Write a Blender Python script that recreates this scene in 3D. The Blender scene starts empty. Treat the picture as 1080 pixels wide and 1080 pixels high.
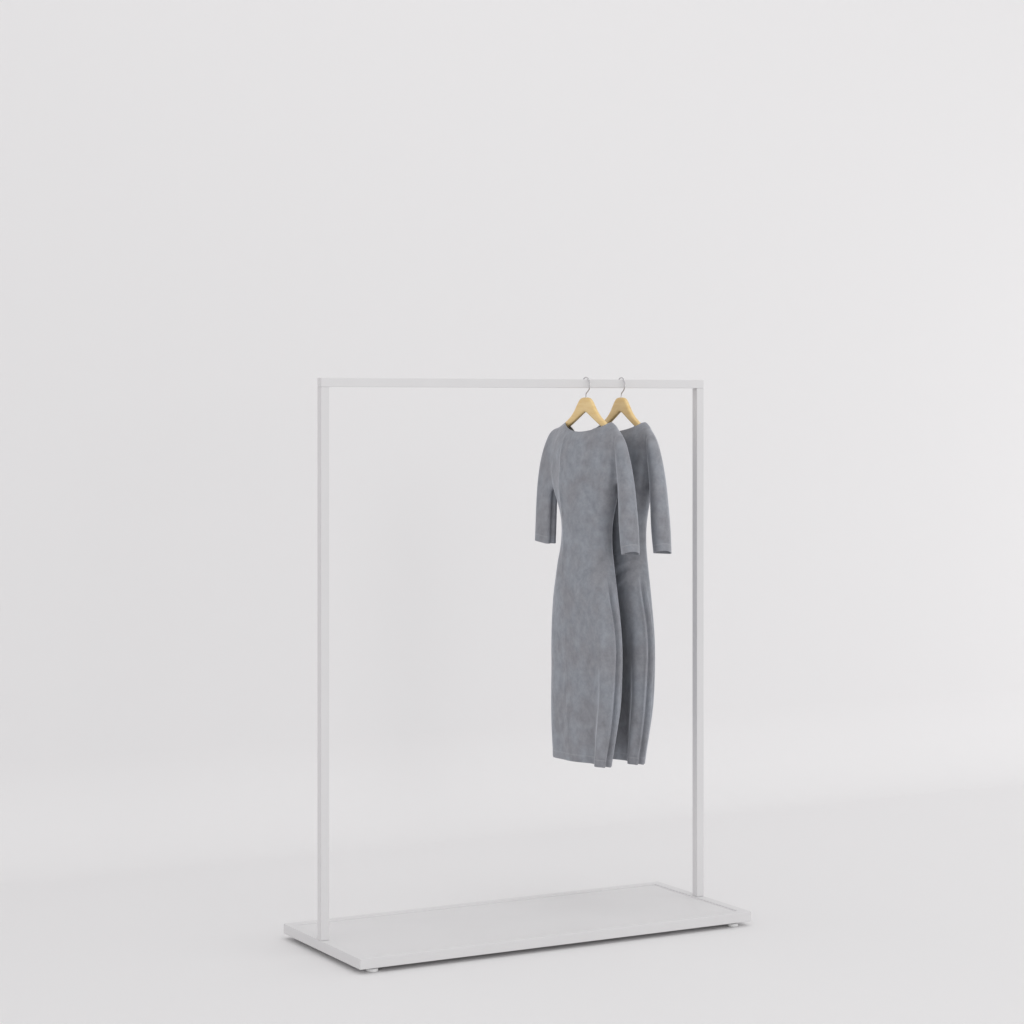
import bpy, bmesh, math, random
import numpy as np
from mathutils import Vector, Matrix, noise

scene = bpy.context.scene
C = scene.collection
rnd = random.Random(4)

# ------------------------------------------------------------------ sizes (metres)
H, T = 1.6, 0.0258            # frame height above the base top, tube side
LEN = 1.2994                  # frame length
GAP, BT = 0.0140, 0.0297      # foot gap, base thickness
DF, DB = 0.2587, 0.2662       # base depth in front of / behind the frame's front face
BZ = GAP + BT                 # base top above the floor

# ------------------------------------------------------------------ helpers
def link(name, me, mat, parent=None):
    o = bpy.data.objects.new(name, me)
    C.objects.link(o)
    if mat: me.materials.append(mat)
    if parent: o.parent = parent
    return o

def bm_obj(name, bm, mat, parent=None, smooth=False, bevel=0):
    bmesh.ops.recalc_face_normals(bm, faces=bm.faces[:])
    me = bpy.data.meshes.new(name)
    bm.to_mesh(me); bm.free()
    if smooth: me.shade_smooth()
    o = link(name, me, mat, parent)
    if bevel:
        m = o.modifiers.new('bevel', 'BEVEL'); m.width = bevel; m.segments = 3
        m.limit_method = 'ANGLE'; m.angle_limit = math.radians(40)
        me.shade_smooth()
        w = o.modifiers.new('wn', 'WEIGHTED_NORMAL'); w.keep_sharp = False
    return o

def box(bm, x0, x1, y0, y1, z0, z1):
    vs = [bm.verts.new((x, y, z)) for x in (x0, x1) for y in (y0, y1) for z in (z0, z1)]
    for f in ((0,1,3,2),(4,6,7,5),(0,4,5,1),(2,3,7,6),(0,2,6,4),(1,5,7,3)):
        bm.faces.new([vs[i] for i in f])

def lathe(bm, prof, cx, cy, n=32):
    rings = []
    for r, z in prof:
        rings.append([bm.verts.new((cx + r*math.cos(2*math.pi*k/n), cy + r*math.sin(2*math.pi*k/n), z)) for k in range(n)])
    for a, b in zip(rings, rings[1:]):
        for k in range(n): bm.faces.new((a[k], a[(k+1)%n], b[(k+1)%n], b[k]))
    bm.faces.new(rings[0][::-1]); bm.faces.new(rings[-1])

def tube(bm, pts, r, n=12):
    rings = []
    for i, p in enumerate(pts):
        p = Vector(p)
        d = (Vector(pts[min(i+1, len(pts)-1)]) - Vector(pts[max(i-1, 0)])).normalized()
        s = Vector((1, 0, 0)) if abs(d.x) < .9 else Vector((0, 1, 0))
        a = d.cross(s).normalized(); b = d.cross(a)
        rings.append([bm.verts.new(p + r*(math.cos(2*math.pi*k/n)*a + math.sin(2*math.pi*k/n)*b)) for k in range(n)])
    for a, b in zip(rings, rings[1:]):
        for k in range(n): bm.faces.new((a[k], a[(k+1)%n], b[(k+1)%n], b[k]))
    bm.faces.new(rings[0][::-1]); bm.faces.new(rings[-1])

def empty(name, loc, rz, label, cat, group=None):
    o = bpy.data.objects.new(name, None); C.objects.link(o)
    o.location = loc; o.rotation_euler = (0, 0, rz); o.empty_display_size = .05
    o['label'] = label; o['category'] = cat
    if group: o['group'] = group
    return o

def lerp_table(tab, z):
    """smooth interpolation of rows (z, v1, v2...) with z descending"""
    zs = np.array([r[0] for r in tab])[::-1]
    out = []
    for k in range(1, len(tab[0])):
        v = np.array([r[k] for r in tab])[::-1]
        m = np.gradient(v, zs)
        i = np.clip(np.searchsorted(zs, z) - 1, 0, len(zs)-2)
        h = zs[i+1]-zs[i]; t = np.clip((z-zs[i])/h, 0, 1)
        out.append((2*t**3-3*t**2+1)*v[i] + (t**3-2*t**2+t)*h*m[i] + (-2*t**3+3*t**2)*v[i+1] + (t**3-t**2)*h*m[i+1])
    return out

# ------------------------------------------------------------------ materials
def new_mat(name):
    m = bpy.data.materials.new(name); m.use_nodes = True
    return m, m.node_tree.nodes, m.node_tree.links, m.node_tree.nodes['Principled BSDF']

def noise_node(N, L, scale, detail=3, vec=None, rough=.5):
    t = N.new('ShaderNodeTexNoise'); t.inputs['Scale'].default_value = scale
    t.inputs['Detail'].default_value = detail; t.inputs['Roughness'].default_value = rough
    if vec: L.new(vec, t.inputs['Vector'])
    return t

def paint(name, col, rough, bump=0.02, scale=900, var=1):
    m, N, L, b = new_mat(name)
    tc = N.new('ShaderNodeTexCoord')
    t = noise_node(N, L, 5, 4, tc.outputs['Object'])
    r = N.new('ShaderNodeValToRGB')
    r.color_ramp.elements[0].position = .3; r.color_ramp.elements[1].position = .7
    r.color_ramp.elements[0].color = tuple(c*(1-.015*var) for c in col) + (1,)
    r.color_ramp.elements[1].color = tuple(c*(1+.01*var) for c in col) + (1,)
    L.new(t.outputs['Fac'], r.inputs['Fac']); L.new(r.outputs['Color'], b.inputs['Base Color'])
    t2 = noise_node(N, L, scale, 2, tc.outputs['Object'])
    bp = N.new('ShaderNodeBump'); bp.inputs['Strength'].default_value = bump; bp.inputs['Distance'].default_value = .001
    L.new(t2.outputs['Fac'], bp.inputs['Height']); L.new(bp.outputs['Normal'], b.inputs['Normal'])
    b.inputs['Roughness'].default_value = rough
    return m

M_wall = paint('studio_paint', (.866, .857, .862), .9, .03, 250, 0)
M_frame = paint('powder_coated_steel', (.765, .757, .763), .52, .03, 900)
M_base = paint('painted_base_board', (.775, .766, .772), .55, .02, 700)
M_foot = paint('white_plastic', (.92, .92, .92), .25, .01)

M_steel, N, L, b = new_mat('chromed_wire')
b.inputs['Metallic'].default_value = 1; b.inputs['Base Color'].default_value = (.62, .61, .62, 1)
b.inputs['Roughness'].default_value = .2

M_screw, N, L, b = new_mat('dark_screw')
b.inputs['Metallic'].default_value = .8; b.inputs['Base Color'].default_value = (.12, .12, .12, 1)
b.inputs['Roughness'].default_value = .4

# pale beech
M_wood, N, L, b = new_mat('pale_beech')
tc = N.new('ShaderNodeTexCoord'); mp = N.new('ShaderNodeMapping')
mp.inputs['Scale'].default_value = (30, 6, 60)
L.new(tc.outputs['Object'], mp.inputs['Vector'])
t = noise_node(N, L, 2.2, 5, mp.outputs['Vector'], .6)
r = N.new('ShaderNodeValToRGB')
r.color_ramp.elements[0].position = .32; r.color_ramp.elements[0].color = (.86, .60, .255, 1)
r.color_ramp.elements[1].position = .68; r.color_ramp.elements[1].color = (.93, .695, .345, 1)
L.new(t.outputs['Fac'], r.inputs['Fac']); L.new(r.outputs['Color'], b.inputs['Base Color'])
b.inputs['Roughness'].default_value = .42
bp = N.new('ShaderNodeBump'); bp.inputs['Strength'].default_value = .1; bp.inputs['Distance'].default_value = .0006
L.new(t.outputs['Fac'], bp.inputs['Height']); L.new(bp.outputs['Normal'], b.inputs['Normal'])

# soft grey suede-like jersey
M_cloth, N, L, b = new_mat('grey_suede_jersey')
tc = N.new('ShaderNodeTexCoord')
vec = tc.outputs['Object']
mp = N.new('ShaderNodeMapping'); mp.inputs['Scale'].default_value = (1, 1, .95); L.new(vec, mp.inputs['Vector'])
big = noise_node(N, L, 9, 6, mp.outputs['Vector'], .55)
r1 = N.new('ShaderNodeValToRGB')
r1.color_ramp.elements[0].position = .42; r1.color_ramp.elements[0].color = (.286, .291, .316, 1)
r1.color_ramp.elements[1].position = .58; r1.color_ramp.elements[1].color = (.302, .319, .354, 1)
L.new(big.outputs['Fac'], r1.inputs['Fac'])
mid = noise_node(N, L, 34, 8, mp.outputs['Vector'], .72)
r2 = N.new('ShaderNodeValToRGB')
r2.color_ramp.elements[0].position = .3; r2.color_ramp.elements[0].color = (.82, .82, .82, 1)
r2.color_ramp.elements[1].position = .7; r2.color_ramp.elements[1].color = (1.21, 1.21, 1.21, 1)
L.new(mid.outputs['Fac'], r2.inputs['Fac'])
mx = N.new('ShaderNodeMix'); mx.data_type = 'RGBA'; mx.blend_type = 'MULTIPLY'; mx.inputs['Factor'].default_value = 1
L.new(r1.outputs['Color'], mx.inputs['A']); L.new(r2.outputs['Color'], mx.inputs['B'])
# stitched hem line: the mesh stores each point's distance from the hem or cuff
at = N.new('ShaderNodeAttribute'); at.attribute_name = 'hem_distance'
sub = N.new('ShaderNodeMath'); sub.operation = 'SUBTRACT'; sub.inputs[1].default_value = .021
L.new(at.outputs['Fac'], sub.inputs[0])
ab = N.new('ShaderNodeMath'); ab.operation = 'ABSOLUTE'; L.new(sub.outputs[0], ab.inputs[0])
st = N.new('ShaderNodeMapRange'); st.inputs['From Min'].default_value = .0008; st.inputs['From Max'].default_value = .0026
st.inputs['To Min'].default_value = 1; st.inputs['To Max'].default_value = 0
L.new(ab.outputs[0], st.inputs['Value'])
sm = N.new('ShaderNodeMath'); sm.operation = 'MULTIPLY'; sm.inputs[1].default_value = .4; L.new(st.outputs[0], sm.inputs[0])
mx2 = N.new('ShaderNodeMix'); mx2.data_type = 'RGBA'; mx2.inputs['B'].default_value = (.40, .41, .44, 1)
L.new(sm.outputs[0], mx2.inputs['Factor']); L.new(mx.outputs['Result'], mx2.inputs['A'])
L.new(mx2.outputs['Result'], b.inputs['Base Color'])
b.inputs['Roughness'].default_value = .85
b.inputs['Specular IOR Level'].default_value = .25
b.inputs['Sheen Weight'].default_value = 1.0; b.inputs['Sheen Roughness'].default_value = .26
b.inputs['Sheen Tint'].default_value = (.9, .93, 1, 1)
fine = noise_node(N, L, 420, 3, vec, .6)
soft = noise_node(N, L, 38, 4, mp.outputs['Vector'], .55)
bp = N.new('ShaderNodeBump'); bp.inputs['Strength'].default_value = .35; bp.inputs['Distance'].default_value = .0012
L.new(fine.outputs['Fac'], bp.inputs['Height'])
bp2 = N.new('ShaderNodeBump'); bp2.inputs['Strength'].default_value = .5; bp2.inputs['Distance'].default_value = .004
L.new(soft.outputs['Fac'], bp2.inputs['Height']); L.new(bp.outputs['Normal'], bp2.inputs['Normal'])
L.new(bp2.outputs['Normal'], b.inputs['Normal'])

# ------------------------------------------------------------------ setting: floor, cove and wall as swept sheets
WY, R = 1.78, 0.35
bm = bmesh.new()
def sheet(bm, prof, x0=-9, x1=9):
    a = [bm.verts.new((x0, y, z)) for y, z in prof]; b_ = [bm.verts.new((x1, y, z)) for y, z in prof]
    for i in range(len(prof)-1): bm.faces.new((a[i], b_[i], b_[i+1], a[i+1]))
sheet(bm, [(-10, 0), (WY-R, 0)])
floor = bm_obj('floor', bm, M_wall); floor['kind'] = 'structure'
bm = bmesh.new()
sheet(bm, [(WY-R+R*math.sin(t), R-R*math.cos(t)) for t in np.linspace(0, math.pi/2, 17)] + [(WY, 6.5)])
wall = bm_obj('wall', bm, M_wall, smooth=True); wall['kind'] = 'structure'
for o in (floor, wall):                      # both sheets face the rack
    bmv = bmesh.new(); bmv.from_mesh(o.data)
    for f in bmv.faces:
        c = f.calc_center_median()
        if f.normal.dot(Vector((0, 0, 1.5)) - c) < 0: f.normal_flip()
    bmv.to_mesh(o.data); bmv.free()

# ------------------------------------------------------------------ the rack
rack = empty('clothes_rack', (0, 0, 0), 0, 'white square-tube clothes rack on a low rectangular base', 'clothes rack')
bm = bmesh.new(); box(bm, 0, T, 0, T, BZ+.0003, BZ+H-T-.0004)
bm_obj('post', bm, M_frame, rack, bevel=.0016)
bm = bmesh.new(); box(bm, LEN-T, LEN, 0, T, BZ+.0003, BZ+H-T-.0004)
bm_obj('post', bm, M_frame, rack, bevel=.0016)
bm = bmesh.new(); box(bm, 0, LEN, 0, T, BZ+H-T, BZ+H)
bm_obj('hanging_rail', bm, M_frame, rack, bevel=.0016)
# base: a bevelled frame round a slightly sunk panel
RW = .030
bm = bmesh.new()
o_ = [(0, -DF), (LEN, -DF), (LEN, DB), (0, DB)]
i_ = [(RW, -DF+RW), (LEN-RW, -DF+RW), (LEN-RW, DB-RW), (RW, DB-RW)]
ov = [[bm.verts.new((x, y, z)) for x, y in o_] for z in (GAP, BZ)]
iv = [[bm.verts.new((x, y, z)) for x, y in i_] for z in (GAP, BZ)]
for k in range(4):
    j = (k+1) % 4
    bm.faces.new((ov[0][k], ov[0][j], ov[1][j], ov[1][k]))
    bm.faces.new((iv[0][k], iv[1][k], iv[1][j], iv[0][j]))
    bm.faces.new((ov[1][k], ov[1][j], iv[1][j], iv[1][k]))
    bm.faces.new((ov[0][k], iv[0][k], iv[0][j], ov[0][j]))
frame = bm_obj('base_frame', bm, M_frame, rack, bevel=.0022)
bm = bmesh.new(); box(bm, RW-.002, LEN-RW+.002, -DF+RW-.002, DB-RW+.002, GAP+.003, BZ-.0036)
bm_obj('base_panel', bm, M_base, rack)
for fx in (.050, LEN-.050):
    for fy in (-DF+.028, DB-.028):
        bm = bmesh.new()
        lathe(bm, [(.0150, 0), (.0165, .0012), (.0165, .0078), (.0150, .0092), (.007, .0096)], fx, fy)
        ft = bm_obj('foot', bm, M_foot, rack, smooth=False, bevel=.0004)
        bm = bmesh.new(); lathe(bm, [(.0085, .0096), (.0085, .0160)], fx, fy, 20)
        bm_obj('screw', bm, M_screw, ft, smooth=False)

# ------------------------------------------------------------------ hangers   (local: x = back(-)/front faces, y = along arms, z from the rail centre)
ZR = BZ + H - T/2
def smooth_poly(pts, n=6):
    out = []
    for i in range(len(pts)-1):
        p0 = pts[max(i-1, 0)]; p1 = pts[i]; p2 = pts[i+1]; p3 = pts[min(i+2, len(pts)-1)]
        for k in range(n):
            t = k/n
            out.append(tuple(.5*((2*b_)+(-a+c)*t+(2*a-5*b_+4*c-d)*t*t+(-a+3*b_-3*c+d)*t**3) for a, b_, c, d in zip(p0, p1, p2, p3)))
    out.append(pts[-1]); return out

def make_hanger(loc, rz, label):
    root = empty('clothes_hanger', loc, rz, label, 'clothes hanger', 'wooden hangers on the rail')
    HT = -.0415                                  # top of the wood under the rail centre
    up = smooth_poly([(0, 0), (.016, -.0008), (.031, -.0065), (.047, -.023), (.062, -.040), (.086, -.0595), (.118, -.0765), (.145, -.097), (.170, -.118), (.188, -.136)])
    lo = smooth_poly([(0, -.0435), (.012, -.0475), (.047, -.0655), (.086, -.0845), (.118, -.0985), (.145, -.1150), (.170, -.1340), (.190, -.149)])
    nn = 56
    ys = np.linspace(-.196, .196, 2*nn+1)
    uy = np.array([p[0] for p in up]); uz = np.array([p[1] for p in up])
    ly = np.array([p[0] for p in lo]); lz = np.array([p[1] for p in lo])
    bm = bmesh.new(); rings = []
    for y in ys:
        a = abs(y)
        zt = HT + np.interp(a, uy, uz); zb = HT + np.interp(a*.190/.196, ly, lz)
        endf = math.sqrt(max(0, 1-((a-.180)/.0162)**2)) if a > .180 else 1
        mid = (zt+zb)/2; hh = max((zt-zb)/2*endf, .0015); th = .0074 - .0015*min(1, a/.17)
        th = max(th*(.4+.6*endf), .002)
        bend = .000*(a/.2)**2                     # contoured: the arms curve towards the front
        ring = []
        for k in range(20):
            t = 2*math.pi*k/20
            cx, cz = math.cos(t), math.sin(t)
            sx = math.copysign(abs(cx)**.55, cx); sz = math.copysign(abs(cz)**.55, cz)
            ring.append(bm.verts.new((-bend + th*sx, y, mid + hh*sz)))
        rings.append(ring)
    for a, c in zip(rings, rings[1:]):
        for k in range(20): bm.faces.new((a[k], a[(k+1) % 20], c[(k+1) % 20], c[k]))
    bm.faces.new(rings[0]); bm.faces.new(rings[-1][::-1])
    bm_obj('wooden_body', bm, M_wood, root, smooth=True)
    # hook: stem, swing out to the near side, round the tube
    cz, rr = -.0037, .0225
    pts = [(0, 0, HT-.010), (0, 0, HT+.006), (0, -.002, HT+.0125), (0, -.0085, -.0255+.001), (0, -.0165, -.0190)]
    for d in range(-28, 196, 8):
        t = math.radians(d); pts.append((0, -rr*math.cos(t), cz + rr*math.sin(t)))
    bm = bmesh.new(); tube(bm, smooth_poly(pts, 3), .00185, 12)
    bm_obj('hook', bm, M_steel, root, smooth=True)
    return root

# ------------------------------------------------------------------ dress
# local frame: u = towards the near sleeve, w = towards the dress front, z = height above the base top
TORSO = [  # z, half width a, half thickness b, centre u, centre w
    (1.4880, .020, .012, 0, -.012), (1.4840, .070, .017, 0, -.010), (1.4770, .120, .023, 0, -.010), (1.4660, .152, .031, 0, -.010),
    (1.4480, .176, .038, 0, -.008), (1.4250, .186, .045, 0, -.002), (1.3900, .184, .050, 0, .002), (1.3300, .174, .055, 0, .002),
    (1.2700, .158, .056, 0, .002), (1.2200, .136, .054, .001, .000), (1.1560, .113, .052, .002, -.001), (1.1000, .114, .052, .004, .000),
    (1.0273, .134, .054, .004, .002), (.9500, .157, .054, .003, .002), (.8800, .173, .052, .003, .001), (.7981, .184, .050, .003, .000),
    (.7200, .185, .049, .002, .000), (.6263, .180, .048, .001, .003), (.5400, .167, .046, -.002, .007), (.4544, .154, .042, -.006, .010),
    (.4000, .148, .040, -.008, .011)]
ZHEM = .446
ARM_N = [  # near sleeve: z, u, w, half long axis, half short axis
    (1.4600, .158, -.002, .018, .012), (1.4420, .174, -.002, .030, .016), (1.4200, .184, -.003, .040, .020), (1.3710, .194, -.009, .046, .0225),
    (1.3000, .202, -.016, .048, .0245), (1.2300, .206, -.020, .047, .0265), (1.1600, .208, -.024, .045, .0280), (1.0900, .210, -.028, .043, .0268), (1.0450, .211, -.031, .041, .0260)]
ARM_F = [
    (1.4600, -.158, -.001, .018, .012), (1.4420, -.174, .000, .030, .016), (1.4200, -.180, .004, .036, .018), (1.3710, -.190, .012, .041, .019),
    (1.3000, -.198, .018, .045, .019), (1.2300, -.201, .022, .046, .0185), (1.1600, -.202, .025, .046, .018), (1.0900, -.203, .0275, .046, .0175), (1.0450, -.203, .0285, .046, .0175)]
ZC_N, ZC_F = 1.081, 1.101

def smoothstep(a, b_, x):
    t = np.clip((x-a)/(b_-a), 0, 1); return t*t*(3-2*t)

def loft(bm, rows, ring_fn, n):
    rings = [[bm.verts.new(p) for p in ring_fn(z, n)] for z in rows]
    for a, c in zip(rings, rings[1:]):
        for k in range(n): bm.faces.new((a[k], a[(k+1) % n], c[(k+1) % n], c[k]))
    bm.faces.new(rings[0][::-1]); bm.faces.new(rings[-1])

def torso_ring(z, n):
    a, b_, cu, cw = [float(v) for v in lerp_table(TORSO, z)]
    low = float(smoothstep(1.05, .60, z))
    out = []
    for k in range(n):
        t = 2*math.pi*k/n
        c, s = math.cos(t), math.sin(t)
        e = 2/(2.0+.5*float(smoothstep(1.45, 1.3, z)))
        x = math.copysign(abs(c)**e, c); y = math.copysign(abs(s)**e, s)
        u, w = a*x, b_*y
        if s > 0:   # front: nearly flat panel, hollow beside a soft fold that stands out at the near side
            w -= (low**1.6*.019*math.exp(-((x-.48)/.28)**2) + .010*float(smoothstep(.80, .46, z))*math.exp(-((x-.56)/.17)**2))
            w += low*.010*math.exp(-((x-.84)/.12)**2)
            w -= low*.006*math.exp(-((x+.35)/.30)**2)
        else:
            w += low*.012*math.exp(-((x-.1)/.35)**2)
        if z > 1.1:  # bust darts of cloth pulled down from the shoulder
            g = float(smoothstep(1.1, 1.25, z)*smoothstep(1.46, 1.36, z))
            if s > 0:
                w -= g*.012*math.exp(-((x-.72)/.13)**2)
                w += g*.006*math.exp(-((x)/.4)**2)
        out.append((cu+u, cw+w, z))
    return out

def arm_ring(tab, ang, ex=1.0):
    def fn(z, n):
        u, w, a, b_ = [float(v) for v in lerp_table(tab, z)]
        ca, sa = math.cos(ang), math.sin(ang)
        out = []
        for k in range(n):
            t = 2*math.pi*k/n
            p = a*math.copysign(abs(math.cos(t))**ex, math.cos(t)); q = b_*math.copysign(abs(math.sin(t))**ex, math.sin(t))
            out.append((u + p*ca - q*sa, w + p*sa + q*ca, z))
        return out
    return fn

def neck_z(u, w):
    # boat neckline: dips in the middle, rises past the shoulders
    t = abs(u)/.124
    back = float(smoothstep(-.006, -.022, w))       # the back neckline sits skewed towards the near shoulder
    front = -.06*max(0, u) + .030*max(0, -u)
    lift = max(-.030, min(.017, .013+.36*u))*(1-float(smoothstep(.060, .110, u)))
    return 1.4430 + .0275*min(t, 1.25)**2.0 + (.12*(t-1) if t > 1 else 0) + back*lift + (1-back)*front

def dress_mesh():
    bm = bmesh.new()
    loft(bm, np.concatenate([np.linspace(.40, 1.40, 110), np.linspace(1.405, 1.4875, 28)]), torso_ring, 144)
    loft(bm, np.linspace(1.045, 1.456, 60), arm_ring(ARM_N, math.radians(30)), 72)
    loft(bm, np.linspace(1.045, 1.456, 60), arm_ring(ARM_F, math.radians(0), .55), 72)
    bmesh.ops.recalc_face_normals(bm, faces=bm.faces[:])
    me = bpy.data.meshes.new('tmp'); bm.to_mesh(me); bm.free()
    o = bpy.data.objects.new('tmp', me); C.objects.link(o)
    md = o.modifiers.new('r', 'REMESH'); md.mode = 'VOXEL'; md.voxel_size = .0028; md.adaptivity = 0
    dg = bpy.context.evaluated_depsgraph_get()
    me2 = bpy.data.meshes.new_from_object(o.evaluated_get(dg))
    bpy.data.objects.remove(o); bpy.data.meshes.remove(me)
    # relax
    nv = len(me2.vertices); co = np.empty(nv*3); me2.vertices.foreach_get('co', co); co = co.reshape(-1, 3)
    ed = np.empty(len(me2.edges)*2, int); me2.edges.foreach_get('vertices', ed); ed = ed.reshape(-1, 2)
    deg = np.bincount(ed.ravel(), minlength=nv).astype(float)
    def relax(co, it, f):
        for _ in range(it):
            acc = np.zeros_like(co)
            for k in range(3):
                acc[:, k] = np.bincount(ed[:, 0], co[ed[:, 1], k], nv) + np.bincount(ed[:, 1], co[ed[:, 0], k], nv)
            co = co + f*(acc/deg[:, None]-co)
        return co
    co = relax(co, 14, .6)
    # blend the shoulder cap into the bodice, as one continuous cloth
    au = np.abs(co[:, 0]); m = np.exp(-((au-.160)/.040)**2)*smoothstep(1.26, 1.31, co[:, 2])
    for _ in range(100):
        co = co + m[:, None]*(relax(co, 1, .7)-co)
    me2.vertices.foreach_set('co', co.ravel()); me2.update()
    no = np.empty(nv*3); me2.vertices.foreach_get('normal', no); no = no.reshape(-1, 3)
    # side seams: pressed double ridge down both sides of the skirt, plus soft drape
    u, w, z = co.T
    a, b_, cu, cw = [np.array(v) for v in lerp_table(TORSO, np.clip(z, .4, 1.48))]
    disp = np.zeros(nv); seam = np.zeros(nv)
    for side, off in ((1, .0035), (-1, .0)):
        d = (w - cw) - off - .0015*np.sin(z*21)
        m = ((u-cu)*side > .80*a) & (np.abs(w-cw) < .035) & ((z < 1.10))
        amp = smoothstep(1.05, .93, z)*np.where(m, 1, 0)
        seam += amp*(-.0105*np.exp(-(d/.0042)**2) + .0060*np.exp(-((d-.0095)/.0042)**2) + .0060*np.exp(-((d+.0095)/.0042)**2))
    # far sleeve: underarm seam valley
    isf = (u < -.15) & (z > 1.05) & (z < 1.36)
    fu, fw, fa, fb = [np.array(v) for v in lerp_table(ARM_F, np.clip(z, 1.045, 1.46))]
    ang = np.arctan2((w-fw)/fb, (u-fu)/fa)
    amp = smoothstep(1.29, 1.24, z)*np.where(isf, 1, 0)
    da = (ang - math.radians(-2))
    seam += amp*(-.009*np.exp(-(((w-fw)-.002)/.0045)**2)*(u > fu+.02) + .003*np.exp(-(((w-fw)-.014)/.004)**2)*(u > fu+.03))
    # drape: vertical folds of low height and a few diagonal pulls at the waist
    for i in range(nv):
        p = Vector((u[i]*9, w[i]*7, z[i]*2.2))
        disp[i] += .0042*noise.noise(p) + .0016*noise.noise(Vector((u[i]*26, w[i]*20, z[i]*5.5+7)))
    front = (w > cw)
    for (u0, z0, du, dz, s_, A) in ((.135, 1.062, .10, -.050, .0065, .0052), (.125, 1.038, .09, -.045, .0055, -.0048), (.13, 1.095, .07, -.030, .006, .0035), (.12, 1.012, .07, -.05, .006, .003),
                                    (-.13, 1.045, .06, -.02, .006, .0022), (.168, 1.275, -.022, .125, .0065, -.0085), (-.050, 1.12, .004, .26, .0075, .0042), (-.098, 1.14, .004, .22, .026, -.0060), (.085, 1.14, .006, .22, .022, -.0030)):
        ln = math.hypot(du, dz); dx, dy = -du/ln, dz/ln
        s1 = (u-u0)*dx + (z-z0)*dy; s2 = -(u-u0)*dy + (z-z0)*dx
        disp += np.where(front, 1, 0)*A*np.exp(-(s2/s_)**2)*np.exp(-((s1-ln/2)/(ln*.6))**2)
    co = co + no*disp[:, None]
    co = relax(co, 2, .5) + no*seam[:, None]
    co = relax(co, 1, .35)
    me2.vertices.foreach_set('co', co.ravel()); me2.update()

    bm = bmesh.new(); bm.from_mesh(me2); bpy.data.meshes.remove(me2)
    def cut(sel, warp, kill):
        """bisect where warp(co) changes sign, on the faces sel picks, then delete those kill picks"""
        fs = [f for f in bm.faces if sel(f.calc_center_median())]
        vs = {v for f in fs for v in f.verts}; es = {e for f in fs for e in f.edges}
        old = bm.verts[:]
        for v in old: v.co.z = v.co.z - warp(v.co.x, v.co.y)
        # the plane is z=0 in the warped space
        bmesh.ops.bisect_plane(bm, geom=list(vs)+list(es)+fs, dist=1e-5, plane_co=(0, 0, 0), plane_no=(0, 0, 1))
        for v in bm.verts: v.co.z = v.co.z + warp(v.co.x, v.co.y)
        dead = [f for f in bm.faces if kill(f.calc_center_median())]
        bmesh.ops.delete(bm, geom=dead, context='FACES')
    hem = lambda x, y: ZHEM + .004*math.sin(x*11+1.0) - .001*max(0, x/.16)**3 + .10*y*max(0, x/.16)*0
    cut(lambda c: c.z < .50, hem, lambda c: c.z < hem(c.x, c.y))
    cn = lambda x, y: ZC_N + .05*(x-.21) + .06*(y+.03) + 3.0*max(0, x-.20)**2
    cut(lambda c: c.x > .155 and 1.03 < c.z < 1.12 , cn, lambda c: c.x > .155 and 1.0 < c.z < cn(c.x, c.y) )
    cf = lambda x, y: ZC_F - .08*(x+.21) - .02*(y-.03)
    cut(lambda c: c.x < -.155 and 1.03 < c.z < 1.14, cf, lambda c: c.x < -.155 and 1.0 < c.z < cf(c.x, c.y))
    cut(lambda c: c.z > 1.40 and abs(c.x) < .16, neck_z, lambda c: abs(c.x) < .16 and c.z > neck_z(c.x, c.y))
    # armhole seam: an edge loop at |u| = us(z)
    def us(z): return .150 + .016*float(smoothstep(1.22, 1.30, z)) - .030*float(smoothstep(1.30, 1.47, z))
    for side in (1, -1):
        fs = [f for f in bm.faces if f.calc_center_median().z > 1.06 and f.calc_center_median().x*side > .09]
        vs = {v for f in fs for v in f.verts}; es = {e for f in fs for e in f.edges}
        for v in bm.verts: v.co.x -= side*us(v.co.z)
        bmesh.ops.bisect_plane(bm, geom=list(vs)+list(es)+fs, dist=1e-5, plane_co=(0, 0, 0), plane_no=(1, 0, 0))
        for v in bm.verts: v.co.x += side*us(v.co.z)
    bm.verts.index_update(); bm.normal_update()
    # thickness: inner copy of the sheet, closed by a rim along the open edges
    TH = .0022
    faces = bm.faces[:]
    for v in bm.verts:                      # shallow groove at the armhole seam
        if v.co.z > 1.2 and v.co.x > 0:
            d = abs(v.co.x)-us(v.co.z); v.co -= v.normal*(.0005*math.exp(-(d/.0035)**2))
    hd = bm.verts.layers.float.new('hem_distance')
    for v in bm.verts:
        x, y, z = v.co
        if x > .155 and z > 1.04: v[hd] = z-cn(x, y)
        elif x < -.155 and z > 1.04: v[hd] = z-cf(x, y)
        else: v[hd] = min(z-hem(x, y), 1.0)
    rim = [e for e in bm.edges if len(e.link_faces) == 1]
    rim_info = [(e.verts[0], e.verts[1], e.link_loops[0].vert == e.verts[0]) for e in rim]
    inner = {}
    for v in bm.verts[:]:
        w_ = bm.verts.new(v.co - v.normal*TH); inner[v] = w_; w_[hd] = v[hd]
    for f in faces: bm.faces.new([inner[v] for v in reversed(f.verts)])
    for v0, v1, fwd in rim_info:
        if fwd: v0, v1 = v1, v0
        bm.faces.new((v0, v1, inner[v1], inner[v0]))
    bm.normal_update()
    bm.faces.ensure_lookup_table(); bm.verts.index_update()
    # split body / sleeves, keeping the unsplit normals so no step shows at the seam
    norms = [v.normal.copy() for v in bm.verts]
    parts = {0: [], 1: [], -1: []}
    for f in bm.faces:
        c = f.calc_center_median(); s = 0
        if c.z > 1.06:
            if c.x > us(c.z): s = 1
            elif c.x < -us(c.z): s = -1
        parts[s].append(f)
    res = {}
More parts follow.
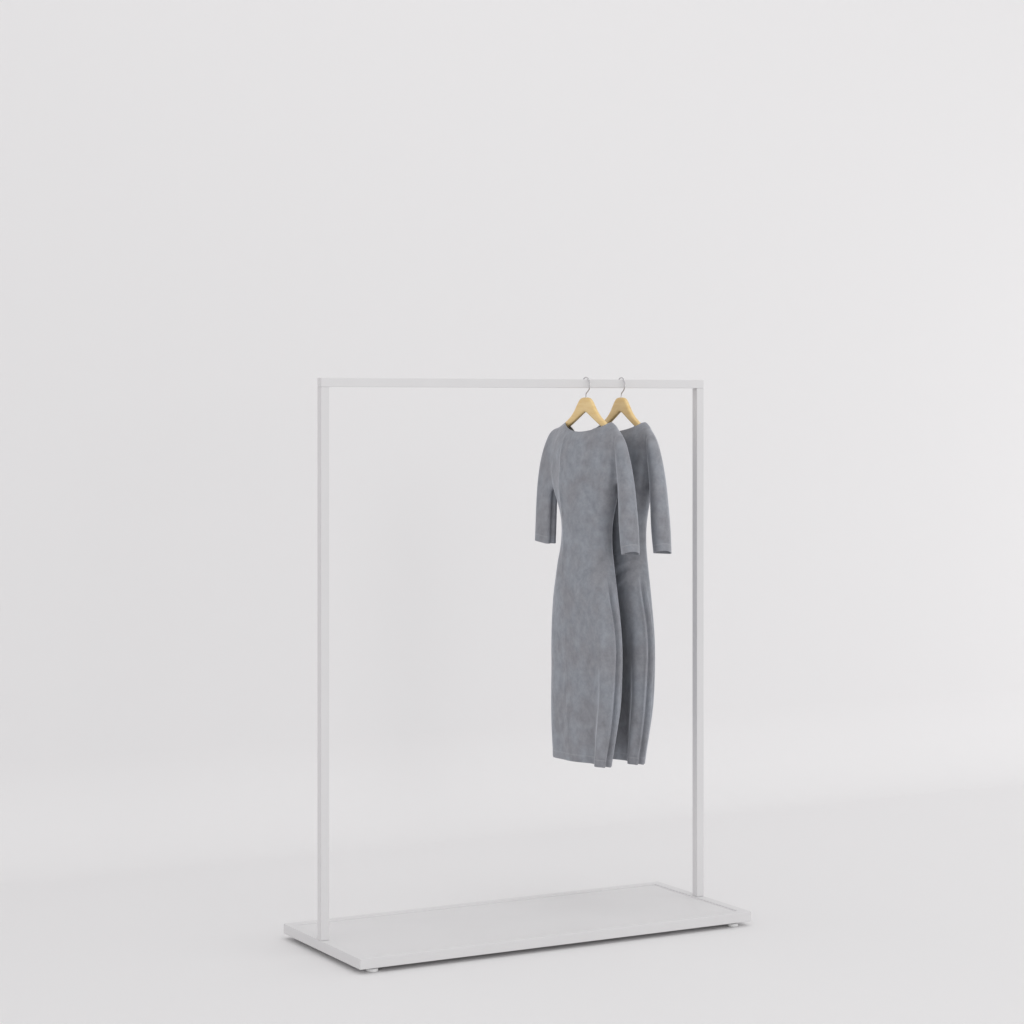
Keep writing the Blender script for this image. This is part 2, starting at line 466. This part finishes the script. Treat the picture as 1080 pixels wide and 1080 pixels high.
    for s, fl in parts.items():
        idx = {}; vl = []; fc = []; nl = []; hl = []
        for f in fl:
            q = []
            for v in f.verts:
                if v.index not in idx:
                    idx[v.index] = len(vl); vl.append(v.co.copy()); nl.append(norms[v.index]); hl.append(v[hd])
                q.append(idx[v.index])
            fc.append(q)
        res[s] = (vl, fc, nl, hl)
    bm.free()
    return res

def to_mesh(name, data):
    vl, fc, nl, hl = data
    # dress frame -> object frame: u -> -y (towards the camera side), w -> -x (dress front faces along the rail)
    me = bpy.data.meshes.new(name)
    me.from_pydata([(-v.y, -v.x, v.z-ZHEM) for v in vl], [], fc)
    me.update()
    me.shade_smooth()
    at = me.attributes.new('hem_distance', 'FLOAT', 'POINT'); at.data.foreach_set('value', hl)
    me.normals_split_custom_set_from_vertices([Vector((-n.y, -n.x, n.z)).normalized() for n in nl])
    return me

data = dress_mesh()
# (u,w,z) -> (-w,-u,z) is a proper rotation composed with nothing mirrored? keep winding consistent with normals
def fix(d):
    vl, fc, nl, hl = d
    M = Matrix(((0, -1, 0), (-1, 0, 0), (0, 0, 1)))
    return (vl, [q[::-1] for q in fc], nl, hl) if M.determinant() < 0 else d
meshes = {s: to_mesh('dress_body' if s == 0 else 'sleeve', fix(d)) for s, d in data.items()}

def make_dress(loc, rz, label):
    root = empty('dress', loc, rz, label, 'dress', 'grey dresses on the rail')
    for s in (0, 1, -1):
        me = meshes[s]
        if not me.materials: me.materials.append(M_cloth)
        o = bpy.data.objects.new('dress_body' if s == 0 else 'sleeve', me); C.objects.link(o); o.parent = root
    return root

X1, X2 = .8821, 1.0073
R1, R2 = math.radians(0), math.radians(-4.0)
make_hanger((X1, T/2, ZR), R1, 'pale wooden hanger with steel hook nearer the middle of the rail, carrying the front dress')
make_hanger((X2, T/2, ZR), R2, 'pale wooden hanger with steel hook nearest the right post, carrying the rear dress')
make_dress((X1, T/2, BZ+ZHEM), R1, 'long grey dress in front, fully in view, overlapping the other dress')
make_dress((X2, T/2, BZ+ZHEM), R2, 'long grey dress behind, partly hidden and nearest the right post')

# ------------------------------------------------------------------ camera
cam = bpy.data.cameras.new('camera'); co_ = bpy.data.objects.new('camera', cam); C.objects.link(co_)
cam.sensor_width = 36; cam.lens = 2551.34/1080*36
cam.shift_y = -(540-426.28)/1080
cam.clip_end = 100
co_.location = (-2.8496, -6.2757, BZ+1.525)
co_.rotation_euler = (math.pi/2, 0, -.505)
scene.camera = co_

# ------------------------------------------------------------------ studio light
def area(name, loc, target, size, power, col=(1, 1, 1)):
    l = bpy.data.lights.new(name, 'AREA'); l.shape = 'DISK'; l.size = size; l.energy = power; l.color = col
    o = bpy.data.objects.new(name, l); C.objects.link(o); o.location = loc
    o.rotation_euler = (Vector(target)-Vector(loc)).to_track_quat('-Z', 'Y').to_euler()
    return o
area('key_light', (8.0, -5.0, 1.9), (.6, .2, .8), 1.8, 52)
area('side_light', (6.5, .0, 1.2), (.6, .2, .8), 1.6, 12)
area('front_light', (-.2, -8.6, 2.8), (.7, .2, .8), 2.0, 36)
area('top_light', (1.0, -1.6, 6.4), (.8, -.6, 0), 2.0, 25)
w = bpy.data.worlds.new('World'); scene.world = w; w.use_nodes = True
w.node_tree.nodes['Background'].inputs['Color'].default_value = (1, .998, 1, 1)
w.node_tree.nodes['Background'].inputs['Strength'].default_value = .785

scene.view_settings.view_transform = 'Standard'; scene.view_settings.look = 'None'
scene.view_settings.gamma = 1; scene.view_settings.exposure = 0
scene.view_settings.use_curve_mapping = False
